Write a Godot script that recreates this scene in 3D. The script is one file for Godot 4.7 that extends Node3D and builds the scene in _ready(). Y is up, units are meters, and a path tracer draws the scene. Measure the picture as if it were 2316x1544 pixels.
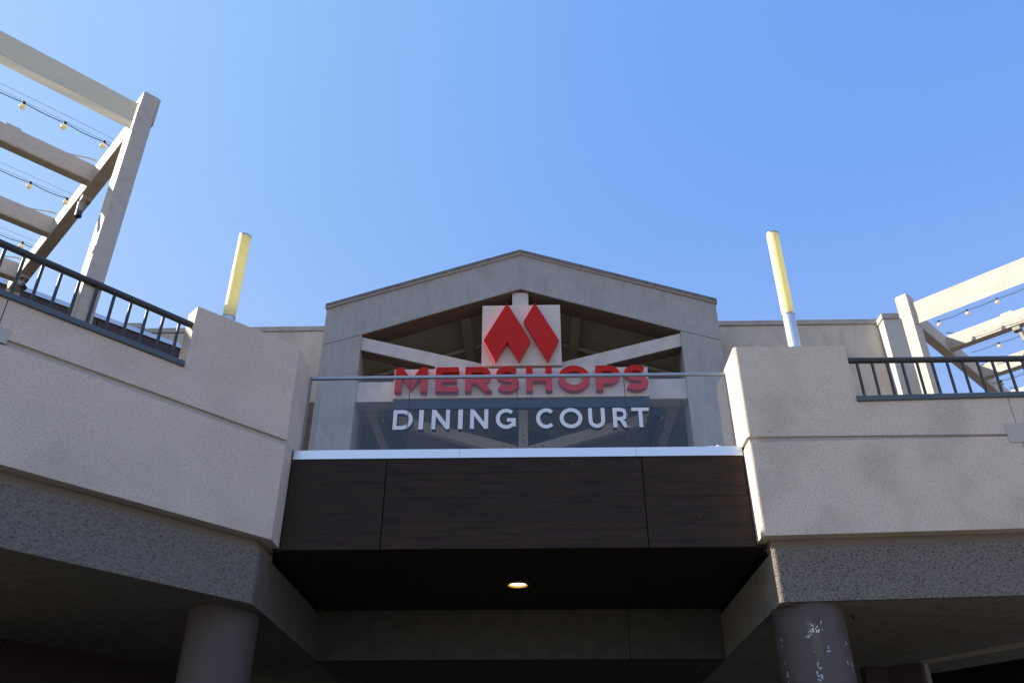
extends Node3D

const EXPOSURE := 2.0
var sun_to := Vector3.ZERO      # unit vector towards the sun
var taken := {}
var M := {}

# ---------------------------------------------------------------- scene tree helpers
func numbered(n: String) -> String:
	var k: int = taken.get(n, 0)
	taken[n] = k + 1
	return n if k == 0 else "%s_%03d" % [n, k]

func tag(o: Node3D, label: String, category: String, group := "") -> Node3D:
	o.set_meta("label", label)
	o.set_meta("category", category)
	if group != "":
		o.set_meta("group", group)
	return o

func thing(called: String, label: String, category: String, at := Vector3.ZERO, group := "") -> Node3D:
	var o := Node3D.new()
	o.name = numbered(called)
	add_child(o)
	o.position = at
	tag(o, label, category, group)
	o.set_meta("kind", "thing")
	return o

func mesh_node(called: String, mesh: Mesh, parent: Node3D) -> MeshInstance3D:
	var o := MeshInstance3D.new()
	o.name = numbered(called) if parent == self else called
	o.mesh = mesh
	parent.add_child(o, true)
	return o

# commits the surface as one mesh; points are given in world space, the parent's place is taken off
func obj(called: String, st: SurfaceTool, m: Material, parent: Node3D = self) -> MeshInstance3D:
	st.set_material(m)
	var o := mesh_node(called, st.commit(), parent)
	o.position = -origin_of(parent)
	return o

func origin_of(p: Node3D) -> Vector3:
	var v := Vector3.ZERO
	var q: Node = p
	while q != null and q != self and q is Node3D:
		v += (q as Node3D).position
		q = q.get_parent()
	return v

func struct(called: String, st: SurfaceTool, m: Material) -> MeshInstance3D:
	var o := obj(called, st, m)
	o.set_meta("kind", "structure")
	return o

# ---------------------------------------------------------------- mesh helpers
func mb() -> SurfaceTool:
	var st := SurfaceTool.new()
	st.begin(Mesh.PRIMITIVE_TRIANGLES)
	return st

# a, b, c run counter-clockwise seen from outside
func tri(st: SurfaceTool, a: Vector3, b: Vector3, c: Vector3) -> void:
	var n := (b - a).cross(c - a)
	if n.length_squared() < 1e-16:
		return
	n = n.normalized()
	for p in [a, c, b]:
		st.set_normal(n)
		st.add_vertex(p)

func quad(st: SurfaceTool, a: Vector3, b: Vector3, c: Vector3, d: Vector3) -> void:
	tri(st, a, b, c)
	tri(st, a, c, d)

func area(poly: PackedVector2Array) -> float:
	var s := 0.0
	for i in poly.size():
		s += poly[i].cross(poly[(i + 1) % poly.size()])
	return s * 0.5

# a polygon in the plane (ex, ey) through o, its front towards ex x ey, thickened backwards by d; sides may go to another surface
func extrude(st: SurfaceTool, poly: PackedVector2Array, o: Vector3, ex: Vector3, ey: Vector3, d: float, sides: SurfaceTool = null) -> void:
	var p := poly.duplicate()
	if area(p) < 0.0:
		p.reverse()
	var back := -ex.cross(ey).normalized() * d
	var s2 := sides if sides != null else st
	var idx := Geometry2D.triangulate_polygon(p)
	for i in range(0, idx.size(), 3):
		var q := [p[idx[i]], p[idx[i + 1]], p[idx[i + 2]]]
		if (q[1] - q[0]).cross(q[2] - q[0]) < 0.0:
			q.reverse()
		var v := []
		for k in 3:
			v.append(o + ex * q[k].x + ey * q[k].y)
		tri(st, v[0], v[1], v[2])
		tri(s2, v[0] + back, v[2] + back, v[1] + back)
	for i in p.size():
		var a := o + ex * p[i].x + ey * p[i].y
		var b: Vector3 = o + ex * p[(i + 1) % p.size()].x + ey * p[(i + 1) % p.size()].y
		quad(s2, b, a, a + back, b + back)

# upright prism over a plan polygon of (x, z); the levels may be numbers or callables of the plan point
func prism(st: SurfaceTool, plan: PackedVector2Array, low: Variant, high: Variant) -> void:
	var p := plan.duplicate()
	if area(p) < 0.0:
		p.reverse()
	var lo := []
	var hi := []
	for q in p:
		lo.append(Vector3(q.x, low.call(q) if low is Callable else low, q.y))
		hi.append(Vector3(q.x, high.call(q) if high is Callable else high, q.y))
	var idx := Geometry2D.triangulate_polygon(p)
	for i in range(0, idx.size(), 3):
		var t := [idx[i], idx[i + 1], idx[i + 2]]
		if (p[t[1]] - p[t[0]]).cross(p[t[2]] - p[t[0]]) < 0.0:
			t.reverse()
		tri(st, lo[t[0]], lo[t[1]], lo[t[2]])
		tri(st, hi[t[0]], hi[t[2]], hi[t[1]])
	for i in p.size():
		var j := (i + 1) % p.size()
		quad(st, lo[i], hi[i], hi[j], lo[j])

func box(st: SurfaceTool, lo: Vector3, hi: Vector3, ch := 0.0) -> void:
	var c := (lo + hi) * 0.5
	bar(st, Vector3(lo.x, c.y, c.z), Vector3(hi.x, c.y, c.z), hi.z - lo.z, hi.y - lo.y, Vector3.UP, ch)

# a straight bar from a to b, w across and h along up, its long edges chamfered by ch
func bar(st: SurfaceTool, a: Vector3, b: Vector3, w: float, h: float, up := Vector3.UP, ch := 0.004) -> void:
	var d := (b - a).normalized()
	var side := d.cross(up).normalized()
	var u := side.cross(d).normalized()
	var x := w * 0.5
	var y := h * 0.5
	var poly := PackedVector2Array()
	if ch > 0.0:
		for q in [[-x + ch, -y], [x - ch, -y], [x, -y + ch], [x, y - ch], [x - ch, y], [-x + ch, y], [-x, y - ch], [-x, -y + ch]]:
			poly.append(Vector2(q[0], q[1]))
	else:
		for q in [[-x, -y], [x, -y], [x, y], [-x, y]]:
			poly.append(Vector2(q[0], q[1]))
	# side x u = -d, so the front lies at a
	extrude(st, poly, a, side, u, (b - a).length())

# round tube along points, with smooth normals and flat ends
func tube(st: SurfaceTool, pts: Array, r: float, seg := 12, caps := true) -> void:
	var rings := []
	var d0: Vector3 = (pts[1] - pts[0]).normalized()
	var side := d0.cross(Vector3.UP)
	if side.length() < 0.01:
		side = d0.cross(Vector3.RIGHT)
	side = side.normalized()
	for i in pts.size():
		var d: Vector3 = (pts[mini(i + 1, pts.size() - 1)] - pts[maxi(i - 1, 0)]).normalized()
		side = (side - d * side.dot(d)).normalized()
		var u := d.cross(side)
		var ring := []
		for k in seg:
			var t := TAU * k / seg
			ring.append((side * cos(t) + u * sin(t)))
		rings.append(ring)
	for i in pts.size() - 1:
		for k in seg:
			var j := (k + 1) % seg
			var v := [[i, k], [i, j], [i + 1, j], [i, k], [i + 1, j], [i + 1, k]]
			for t in [0, 2, 1, 3, 5, 4]:
				var n: Vector3 = rings[v[t][0]][v[t][1]]
				st.set_normal(n)
				st.add_vertex(pts[v[t][0]] + n * r)
	if caps:
		for e in [0, pts.size() - 1]:
			for k in seg:
				var j := (k + 1) % seg
				if e == 0:
					tri(st, pts[e], pts[e] + rings[e][j] * r, pts[e] + rings[e][k] * r)
				else:
					tri(st, pts[e], pts[e] + rings[e][k] * r, pts[e] + rings[e][j] * r)

# lathe round an upright axis at c; profile of (radius, height), from bottom to top
func lathe(st: SurfaceTool, c: Vector3, prof: Array, seg := 32) -> void:
	for i in prof.size() - 1:
		var a: Vector2 = prof[i]
		var b: Vector2 = prof[i + 1]
		var t := b - a
		if t.length() < 1e-6:
			continue
		var nr := Vector2(t.y, -t.x).normalized()
		for k in seg:
			var t0 := TAU * k / seg
			var t1 := TAU * (k + 1) / seg
			var q := []
			for w in [[a, t0], [a, t1], [b, t1], [b, t0]]:
				var e := Vector3(cos(w[1]), 0, -sin(w[1]))
				q.append([c + e * w[0].x + Vector3(0, w[0].y, 0), e * nr.x + Vector3(0, nr.y, 0)])
			for f in [0, 2, 1, 0, 3, 2]:
				st.set_normal(q[f][1])
				st.add_vertex(q[f][0])

func ball(st: SurfaceTool, c: Vector3, r: float, seg := 14) -> void:
	var prof := []
	for i in 9:
		var t := -PI / 2 + PI * i / 8.0
		prof.append(Vector2(r * cos(t), r * sin(t)))
	# smooth normals: point away from the centre
	for i in 8:
		for k in seg:
			var q := []
			for w in [[i, k], [i, k + 1], [i + 1, k + 1], [i + 1, k]]:
				var t1: float = TAU * w[1] / seg
				q.append(Vector3(cos(t1) * prof[w[0]].x, prof[w[0]].y, -sin(t1) * prof[w[0]].x))
			for f in [0, 2, 1, 0, 3, 2]:
				st.set_normal(q[f].normalized())
				st.add_vertex(c + q[f])

# ---------------------------------------------------------------- materials
func noise_tex(freq: float, octaves: int, ramp: Array, seed_ := 1, kind := FastNoiseLite.TYPE_SIMPLEX_SMOOTH, size := 1024, fractal := FastNoiseLite.FRACTAL_FBM, warp := 0.0, seamless := true) -> NoiseTexture2D:
	var n := FastNoiseLite.new()
	n.seed = seed_
	n.noise_type = kind
	n.frequency = freq
	n.fractal_type = fractal
	n.fractal_octaves = octaves
	if warp > 0.0:
		n.domain_warp_enabled = true
		n.domain_warp_amplitude = warp
		n.domain_warp_frequency = freq * 0.7
	var t := NoiseTexture2D.new()
	t.width = size
	t.height = size
	t.seamless = seamless
	t.seamless_blend_skirt = 0.45
	t.noise = n
	if ramp.size():
		var g := Gradient.new()
		var offs := PackedFloat32Array()
		var cols := PackedColorArray()
		for r in ramp:
			offs.append(r[0])
			cols.append(r[1])
		g.offsets = offs
		g.colors = cols
		t.color_ramp = g
	return t

func lin(r: float, g: float, b: float) -> Color:
	return Color(r, g, b).linear_to_srgb()

func grey(v: float) -> Color:
	return Color(v, v, v)

func mat(c: Color, rough := 0.8, metal := 0.0) -> StandardMaterial3D:
	var m := StandardMaterial3D.new()
	m.albedo_color = c
	m.roughness = rough
	m.metallic = metal
	return m

func tri_map(m: StandardMaterial3D, scale: Vector3) -> StandardMaterial3D:
	m.uv1_triplanar = true
	m.uv1_world_triplanar = true
	m.uv1_scale = scale
	m.uv1_triplanar_sharpness = 4.0
	return m

func stained(m: StandardMaterial3D, tex: Texture2D, scale: Vector3) -> StandardMaterial3D:
	m.detail_enabled = true
	m.detail_albedo = tex
	m.detail_blend_mode = BaseMaterial3D.BLEND_MODE_MUL
	m.detail_uv_layer = BaseMaterial3D.DETAIL_UV_2
	m.uv2_triplanar = true
	m.uv2_world_triplanar = true
	m.uv2_scale = scale
	m.uv2_triplanar_sharpness = 4.0
	return m

func make_materials() -> void:
	var blotch := noise_tex(0.018, 6, [[0.0, grey(0.90)], [0.36, grey(0.96)], [0.56, grey(1.0)], [1.0, grey(0.985)]], 5, FastNoiseLite.TYPE_SIMPLEX_SMOOTH, 1024, FastNoiseLite.FRACTAL_FBM, 0.0, false)
	var streak := noise_tex(0.03, 4, [[0.0, grey(0.91)], [0.45, grey(0.98)], [0.6, grey(1.0)], [1.0, grey(0.97)]], 8, FastNoiseLite.TYPE_SIMPLEX_SMOOTH, 1024, FastNoiseLite.FRACTAL_FBM, 0.0, false)
	# sand-finished stucco: close grain with small dark pits
	var sand_c := noise_tex(0.15, 3, [[0.0, grey(0.74)], [0.30, grey(0.90)], [0.46, grey(0.98)], [1.0, grey(1.0)]], 11, FastNoiseLite.TYPE_SIMPLEX_SMOOTH, 2048, FastNoiseLite.FRACTAL_FBM, 8.0, false)
	var sand_h := noise_tex(0.15, 3, [], 11, FastNoiseLite.TYPE_SIMPLEX_SMOOTH, 2048, FastNoiseLite.FRACTAL_FBM, 8.0, false)
	var m := mat(lin(0.70, 0.595, 0.50), 0.95)
	m.albedo_texture = sand_c
	m.heightmap_enabled = true
	m.heightmap_texture = sand_h
	m.heightmap_scale = 0.55
	M.stucco = stained(tri_map(m, Vector3(0.13, 0.15, 0.13)), blotch, Vector3(0.061, 0.047, 0.061))
	m.uv1_offset = Vector3(0, 0, 0.5)
	m = mat(lin(0.56, 0.515, 0.48), 0.9)
	m.albedo_texture = noise_tex(0.05, 3, [[0.0, grey(0.9)], [1.0, grey(1.0)]], 13, FastNoiseLite.TYPE_SIMPLEX_SMOOTH, 512)
	M.smooth_stucco = stained(tri_map(m, Vector3(0.8, 0.8, 0.8)), blotch, Vector3(0.061, 0.047, 0.061))
	# thrown roughcast of the lower band: ragged pits between lumps
	var rough_c := noise_tex(0.10, 4, [[0.0, grey(0.34)], [0.27, grey(0.55)], [0.39, grey(0.89)], [0.6, grey(0.96)], [1.0, grey(1.0)]], 21, FastNoiseLite.TYPE_SIMPLEX_SMOOTH, 2048, FastNoiseLite.FRACTAL_FBM, 22.0, false)
	var rough_h := noise_tex(0.10, 4, [[0.0, grey(0.0)], [0.38, grey(0.35)], [0.5, grey(0.75)], [1.0, grey(1.0)]], 21, FastNoiseLite.TYPE_SIMPLEX_SMOOTH, 2048, FastNoiseLite.FRACTAL_FBM, 22.0, false)
	m = mat(lin(0.235, 0.208, 0.185), 0.95)
	m.albedo_texture = rough_c
	m.heightmap_enabled = true
	m.heightmap_texture = rough_h
	m.heightmap_scale = 1.0
	M.roughcast = tri_map(m, Vector3(0.15, 0.2, 0.15))
	m.uv1_offset = Vector3(0, 0, 0.4)
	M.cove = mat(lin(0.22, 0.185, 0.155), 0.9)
	# painted plaster of the pavilion, grey
	m = mat(lin(0.385, 0.365, 0.345), 0.7)
	m.albedo_texture = noise_tex(0.02, 5, [[0.0, grey(0.93)], [0.5, grey(0.98)], [1.0, grey(1.0)]], 31)
	M.grey_plaster = stained(tri_map(m, Vector3(0.5, 0.10, 0.5)), streak, Vector3(0.061, 0.035, 0.061))
	m = mat(lin(0.56, 0.52, 0.475), 0.65)
	m.albedo_texture = noise_tex(0.012, 4, [[0.0, grey(0.9)], [0.5, grey(0.98)], [1.0, grey(1.0)]], 33, FastNoiseLite.TYPE_SIMPLEX_SMOOTH, 512)
	M.white_steel = tri_map(m, Vector3(0.5, 0.5, 0.5))
	m = mat(lin(0.57, 0.50, 0.43), 0.8)
	m.albedo_texture = noise_tex(0.012, 5, [[0.0, grey(0.9)], [0.5, grey(0.97)], [1.0, grey(1.0)]], 35)
	M.beige_wall = stained(tri_map(m, Vector3(0.3, 0.1, 0.3)), streak, Vector3(0.061, 0.03, 0.061))
	m = mat(lin(0.19, 0.175, 0.165), 0.85)
	m.albedo_texture = noise_tex(0.02, 4, [[0.0, grey(0.75)], [0.5, grey(0.95)], [1.0, grey(1.0)]], 37, FastNoiseLite.TYPE_SIMPLEX_SMOOTH, 512)
	M.coping = tri_map(m, Vector3(0.6, 0.6, 0.6))
	M.drip_edge = mat(lin(0.55, 0.5, 0.45), 0.5)
	m = mat(lin(0.40, 0.37, 0.345), 0.75)
	m.albedo_texture = noise_tex(0.012, 4, [[0.0, grey(0.85)], [0.5, grey(0.97)], [1.0, grey(1.0)]], 38, FastNoiseLite.TYPE_SIMPLEX_SMOOTH, 512)
	M.beige_coping = tri_map(m, Vector3(0.5, 0.5, 0.5))
	# dark wood-laminate boards, three tones
	var grain := noise_tex(0.010, 5, [[0.0, Color(0.70, 0.74, 0.80)], [0.42, Color(0.88, 0.88, 0.90)], [0.58, Color(0.95, 0.92, 0.91)], [0.75, Color(1.0, 0.90, 0.85)], [1.0, Color(1.0, 0.85, 0.76)]], 41)
	var fine := noise_tex(0.05, 3, [[0.0, grey(0.8)], [1.0, grey(1.0)]], 43)
	for i in 3:
		m = mat([lin(0.060, 0.043, 0.034), lin(0.066, 0.044, 0.034), lin(0.057, 0.042, 0.034)][i], 0.5)
		m.metallic_specular = 0.22
		m.albedo_texture = grain
		tri_map(m, Vector3(0.10, 1.6, 1.6))
		m.uv1_offset = Vector3(0.37 * i, 0.21 * i, 0)
		M["wood%d" % i] = stained(m, fine, Vector3(0.05, 5.0, 5.0))
	m = mat(lin(0.034, 0.025, 0.021), 0.6)
	m.metallic_specular = 0.2
	M.soffit_wood = m
	M.alu = mat(lin(0.78, 0.80, 0.82), 0.34, 0.9)
	M.rail_steel = mat(lin(0.36, 0.38, 0.40), 0.35, 0.8)
	M.dark_paint = tri_map(mat(lin(0.046, 0.049, 0.053), 0.45), Vector3.ONE)
	M.dark_paint.albedo_texture = noise_tex(0.03, 4, [[0.0, grey(0.7)], [0.5, grey(0.95)], [1.0, grey(1.0)]], 47, FastNoiseLite.TYPE_SIMPLEX_SMOOTH, 512)
	M.sill_paint = mat(lin(0.085, 0.105, 0.12), 0.5)
	var g := mat(Color(0.6, 0.75, 0.82, 0.012), 0.0)
	g.metallic_specular = 0.42
	g.transparency = BaseMaterial3D.TRANSPARENCY_ALPHA
	M.glass = g
	M.glass_edge = mat(lin(0.35, 0.42, 0.38), 0.2)
	M.black = mat(lin(0.008, 0.008, 0.009), 0.6)
	M.red = mat(lin(0.55, 0.024, 0.021), 0.6)
	M.red.metallic_specular = 0.25
	M.red_side = mat(lin(0.52, 0.03, 0.03), 0.6)
	M.sign_white = mat(lin(0.62, 0.56, 0.50), 0.6)
	M.letter_white = mat(lin(0.80, 0.82, 0.84), 0.5)
	M.navy = mat(lin(0.016, 0.020, 0.040), 0.5)
	m = mat(lin(0.92, 0.88, 0.52), 0.4)
	m.backlight = lin(0.84, 0.76, 0.34)
	m.backlight_enabled = true
	M.lamp_tube = m
	M.silver = mat(lin(0.62, 0.64, 0.66), 0.4, 0.85)
	m = mat(lin(0.55, 0.485, 0.41), 0.6)
	m.albedo_texture = noise_tex(0.01, 5, [[0.0, grey(0.88)], [0.5, grey(0.98)], [1.0, grey(1.0)]], 51)
	M.pergola = tri_map(m, Vector3(0.7, 0.7, 0.7))
	m = mat(lin(0.56, 0.53, 0.455), 0.9)
	m.albedo_texture = noise_tex(0.03, 3, [[0.0, grey(0.93)], [1.0, grey(1.0)]], 53, FastNoiseLite.TYPE_SIMPLEX_SMOOTH, 512)
	m.backlight_enabled = true
	m.backlight = lin(0.17, 0.18, 0.165)
	M.canvas = tri_map(m, Vector3(0.4, 6.0, 0.4))
	m = m.duplicate()
	m.backlight = lin(0.42, 0.40, 0.34)
	M.canvas_thin = m
	M.cable = mat(lin(0.015, 0.015, 0.017), 0.6)
	M.wire = mat(lin(0.12, 0.12, 0.13), 0.5)
	m = mat(lin(0.9, 0.84, 0.66), 0.25)
	m.backlight_enabled = true
	m.backlight = lin(0.85, 0.78, 0.55)
	M.bulb = m
	M.fitting = mat(lin(0.30, 0.275, 0.25), 0.55)
	M.fitting_dark = mat(lin(0.05, 0.05, 0.055), 0.4)
	m = mat(lin(0.085, 0.067, 0.064), 0.6)
	m.albedo_texture = noise_tex(0.01, 4, [[0.0, grey(0.82)], [0.5, grey(0.97)], [1.0, grey(1.0)]], 57, FastNoiseLite.TYPE_SIMPLEX_SMOOTH, 512)
	M.column = tri_map(m, Vector3(0.4, 0.25, 0.4))
	M.chip = mat(lin(0.40, 0.41, 0.45), 0.8)
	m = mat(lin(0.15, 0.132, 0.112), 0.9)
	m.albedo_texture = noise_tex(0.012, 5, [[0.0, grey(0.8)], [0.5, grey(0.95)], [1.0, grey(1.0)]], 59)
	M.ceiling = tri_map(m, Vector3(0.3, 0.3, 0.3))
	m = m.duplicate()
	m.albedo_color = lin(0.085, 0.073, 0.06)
	M.ceiling_shaded = m  # same plaster, with the shade of the recess put into its colour
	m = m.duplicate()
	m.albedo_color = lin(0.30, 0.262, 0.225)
	M.ceiling_lit = m  # same plaster again, the stronger light on the right painted into it
	M.deck = mat(lin(0.45, 0.41, 0.33), 0.8)
	M.rear_steel = mat(lin(0.78, 0.75, 0.68), 0.6)
	M.rib = mat(lin(0.46, 0.42, 0.34), 0.7)
	M.shade_brown = mat(lin(0.14, 0.10, 0.082), 0.8)  # shade under the gable header and braces, put into a brown colour
	m = mat(lin(0.20, 0.165, 0.12), 0.9)
	m.albedo_texture = noise_tex(0.01, 5, [[0.0, grey(0.75)], [0.5, grey(0.95)], [1.0, grey(1.0)]], 61)
	M.paving = tri_map(m, Vector3(0.3, 0.3, 0.3))
	M.pilaster = mat(lin(0.44, 0.42, 0.40), 0.8)
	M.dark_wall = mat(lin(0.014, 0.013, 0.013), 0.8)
	M.brown_wall = mat(lin(0.08, 0.045, 0.03), 0.8)
	M.maroon = mat(lin(0.035, 0.02, 0.018), 0.6)
	m = mat(lin(0.07, 0.036, 0.028), 0.5)
	m.albedo_texture = grain
	M.clad0 = tri_map(m, Vector3(0.16, 2.0, 0.16))
	m = m.duplicate()
	m.albedo_color = lin(0.055, 0.032, 0.028)
	M.clad1 = m
	m = mat(lin(0.62, 0.66, 0.72), 0.45, 0.8)
	M.alu_dull = m
	M.shop_glass = mat(lin(0.004, 0.004, 0.004), 0.08)
	M.terrace = mat(lin(0.05, 0.037, 0.031), 0.9)
	var e := mat(lin(1.0, 0.86, 0.6), 0.5)
	e.emission_enabled = true
	e.emission = Color(1.0, 0.90, 0.72)
	e.emission_energy_multiplier = 1.6
	M.lens = e
	M.reflector = mat(lin(0.85, 0.62, 0.22), 0.4)
	M.screw = mat(lin(0.16, 0.15, 0.14), 0.6, 0.2)
	M.trim = mat(lin(0.05, 0.045, 0.04), 0.5)

# ---------------------------------------------------------------- sky
func sky_colour(d: Vector3) -> Color:
	var g := acos(clampf(d.dot(sun_to), -1.0, 1.0))
	var e := clampf(d.y, 0.0, 1.0)
	var deep := Vector3(0.135, 0.348, 0.875)
	var pale := Vector3(0.435, 0.675, 1.02)
	var t := exp(-pow(maxf(g - 0.3, 0.0) / 0.68, 2.0))
	var c := deep.lerp(pale, t)
	var h := pow(1.0 - e, 3.2)
	c += Vector3(0.98, 0.80, 0.32) * h
	c += Vector3(1.0, 0.95, 0.85) * 0.7 * exp(-pow(g / 0.24, 2.0))
	if d.y < 0.0:
		c = c.lerp(Vector3(0.30, 0.29, 0.27), clampf(-d.y * 8.0, 0.0, 1.0))
	c /= EXPOSURE
	return Color(c.x, c.y, c.z)

func make_sky() -> ImageTexture:
	var w := 768
	var h := 384
	var im := Image.create(w, h, false, Image.FORMAT_RGBF)
	for y in h:
		var v := (0.5 - (y + 0.5) / h) * PI
		for x in w:
			var a := (x + 0.5) / w * TAU
			im.set_pixel(x, y, sky_colour(Vector3(sin(a) * cos(v), sin(v), -cos(a) * cos(v))))
	return ImageTexture.create_from_image(im)

# ---------------------------------------------------------------- lettering
func arc(cx: float, cy: float, rx: float, ry: float, a0: float, a1: float, n: int) -> Array:
	var out := []
	for i in n + 1:
		var a := deg_to_rad(lerpf(a0, a1, float(i) / n))
		out.append(Vector2(cx + rx * cos(a), cy + ry * sin(a)))
	return out

# pieces of a capital one unit high: ["p", polygon] or ["s", centre line, closed]
func glyph(c: String, w: float, t: float) -> Array:
	match c:
		"M":
			return [["p", [Vector2(0, 0), Vector2(0, 1), Vector2(t * 1.12, 1), Vector2(w / 2, 0.5), Vector2(w - t * 1.12, 1), Vector2(w, 1), Vector2(w, 0), Vector2(w - t, 0), Vector2(w - t, 0.62), Vector2(w / 2, 0.11), Vector2(t, 0.62), Vector2(t, 0)]]]
		"E":
			return [["p", [Vector2(0, 0), Vector2(0, 1), Vector2(w, 1), Vector2(w, 1 - t * 0.9), Vector2(t, 1 - t * 0.9), Vector2(t, 0.5 + t * 0.45), Vector2(w * 0.92, 0.5 + t * 0.45), Vector2(w * 0.92, 0.5 - t * 0.45), Vector2(t, 0.5 - t * 0.45), Vector2(t, t * 0.9), Vector2(w, t * 0.9), Vector2(w, 0)]]]
		"H":
			return [["p", [Vector2(0, 0), Vector2(0, 1), Vector2(t, 1), Vector2(t, 0.5 + t * 0.46), Vector2(w - t, 0.5 + t * 0.46), Vector2(w - t, 1), Vector2(w, 1), Vector2(w, 0), Vector2(w - t, 0), Vector2(w - t, 0.5 - t * 0.46), Vector2(t, 0.5 - t * 0.46), Vector2(t, 0)]]]
		"N":
			return [["p", [Vector2(0, 0), Vector2(0, 1), Vector2(t * 0.95, 1), Vector2(w - t, 0.33), Vector2(w - t, 1), Vector2(w, 1), Vector2(w, 0), Vector2(w - t * 0.95, 0), Vector2(t, 0.67), Vector2(t, 0)]]]
		"T":
			return [["p", [Vector2((w - t) / 2, 0), Vector2((w - t) / 2, 1 - t * 0.92), Vector2(0, 1 - t * 0.92), Vector2(0, 1), Vector2(w, 1), Vector2(w, 1 - t * 0.92), Vector2((w + t) / 2, 1 - t * 0.92), Vector2((w + t) / 2, 0)]]]
		"I":
			return [["p", [Vector2(0, 0), Vector2(0, 1), Vector2(t, 1), Vector2(t, 0)]]]
		"P", "R":
			var yb := 0.44 if c == "R" else 0.38
			var ry := (1 - t * 0.5 - yb) / 2
			var cx := w * (0.97 if c == "R" else 1.0) - t / 2 - ry
			var line := [Vector2(t, 1 - t / 2)]
			line.append_array(arc(cx, yb + ry, ry, ry, 90, -90, 14))
			line.append(Vector2(t, yb))
			var out := [["p", [Vector2(0, 0), Vector2(0, 1), Vector2(t, 1), Vector2(t, 0)]], ["s", line, false]]
			if c == "R":
				out.append(["p", [Vector2(w * 0.44, yb - t / 2), Vector2(w * 0.44 + t * 1.2, yb - t / 2), Vector2(w * 1.02, 0), Vector2(w * 1.02 - t * 1.22, 0)]])
			return out
		"D":
			var r := 0.5 - t / 2
			var line := [Vector2(t, 1 - t / 2)]
			line.append_array(arc(w - t / 2 - r, 0.5, r, r, 90, -90, 20))
			line.append(Vector2(t, t / 2))
			return [["p", [Vector2(0, 0), Vector2(0, 1), Vector2(t, 1), Vector2(t, 0)]], ["s", line, false]]
		"O":
			return [["s", arc(w / 2, 0.5, w / 2 - t / 2, 0.515 - t / 2, 0, 360, 40).slice(0, 40), true]]
		"C":
			return [["s", arc(w * 0.53, 0.5, w * 0.53 - t / 2, 0.515 - t / 2, 46, 314, 28), false]]
		"G":
			var line := arc(w * 0.52, 0.5, w * 0.52 - t / 2, 0.515 - t / 2, 47, 318, 28)
			line.append(Vector2(w - t / 2, 0.20))
			line.append(Vector2(w - t / 2, 0.44))
			line.append(Vector2(w * 0.56, 0.44))
			return [["s", line, false]]
		"U":
			var r := w / 2 - t / 2
			var line := [Vector2(t / 2, 1)]
			line.append_array(arc(w / 2, r + t / 2 - 0.012, r, r, 180, 360, 18))
			line.append(Vector2(w - t / 2, 1))
			return [["s", line, false]]
		"S":
			var ry := (1.02 - t) / 4
			var rx := w / 2 - t / 2
			var line := arc(w / 2, 1.01 - t / 2 - ry, rx * 0.94, ry, 32, 262, 18)
			line.append_array(arc(w / 2, -0.01 + t / 2 + ry, rx, ry, 82, -148, 18))
			return [["s", line, false]]
	return []

# the letter lies in the plane z = at.z with its lower left corner at at
func letter(parent: Node3D, c: String, at: Vector3, w: float, h: float, stroke: float, depth: float, face: Material, side: Material) -> void:
	var f := mb()
	var s := mb()
	for piece in glyph(c, w / h, stroke):
		if piece[0] == "p":
			var poly := PackedVector2Array()
			for q in piece[1]:
				poly.append(q * h)
			extrude(f, poly, at, Vector3.RIGHT, Vector3.UP, depth, s)
			continue
		var line: Array = piece[1]
		var closed: bool = piece[2]
		var n := line.size()
		var l := []
		var r := []
		for i in n:
			var p: Vector2 = line[i]
			var before: Vector2 = line[(i - 1 + n) % n] if closed or i > 0 else p * 2.0 - line[1]
			var after: Vector2 = line[(i + 1) % n] if closed or i < n - 1 else p * 2.0 - line[n - 2]
			var d0 := (p - before).normalized()
			var d1 := (after - p).normalized()
			var nrm := (d0.orthogonal() + d1.orthogonal()).normalized()
			var k := stroke * 0.5 / maxf(nrm.dot(d1.orthogonal()), 0.35)
			l.append((p - nrm * k) * h)
			r.append((p + nrm * k) * h)
		var back := Vector3(0, 0, -depth)
		for i in (n if closed else n - 1):
			var j := (i + 1) % n
			var v := []
			for q in [l[i], r[i], r[j], l[j]]:
				v.append(at + Vector3(q.x, q.y, 0))
			var turn := (Vector2(r[i]) - Vector2(l[i])).cross(Vector2(l[j]) - Vector2(l[i])) < 0.0
			if turn:
				v.reverse()
			quad(f, v[0], v[1], v[2], v[3])
			quad(s, v[3] + back, v[2] + back, v[1] + back, v[0] + back)
			var edges := [[r[i], r[j]], [l[j], l[i]]]
			if not closed and i == 0:
				edges.append([l[i], r[i]])
			if not closed and i == n - 2:
				edges.append([r[j], l[j]])
			for e in edges:
				var a: Vector3 = at + Vector3(e[0].x, e[0].y, 0)
				var b: Vector3 = at + Vector3(e[1].x, e[1].y, 0)
				if turn:
					quad(s, a, b, b + back, a + back)
				else:
					quad(s, b, a, a + back, b + back)
	f.set_material(face)
	s.set_material(side)
	var mesh: ArrayMesh = f.commit()
	s.commit(mesh)
	var o := mesh_node("letter", mesh, parent)
	o.position = -origin_of(parent)

# ---------------------------------------------------------------- the left terrace wall's own axes
const CORNER := Vector2(-2.98, -9.357)     # plan of the pier's front corner
const ALONG := Vector2(-0.70710678, 0.70710678)
const INWARD := Vector2(-0.70710678, -0.70710678)

func lp(s: float, back: float) -> Vector2:
	return CORNER + ALONG * s + INWARD * back

func s_of(p: Vector2) -> float:
	return maxf((p - CORNER).dot(ALONG), 0.0)

func rise(y: float, per_metre: float, from := 0.0) -> Callable:
	return func(p: Vector2) -> float: return y + per_metre * maxf(s_of(p) - from, 0.0)

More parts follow.
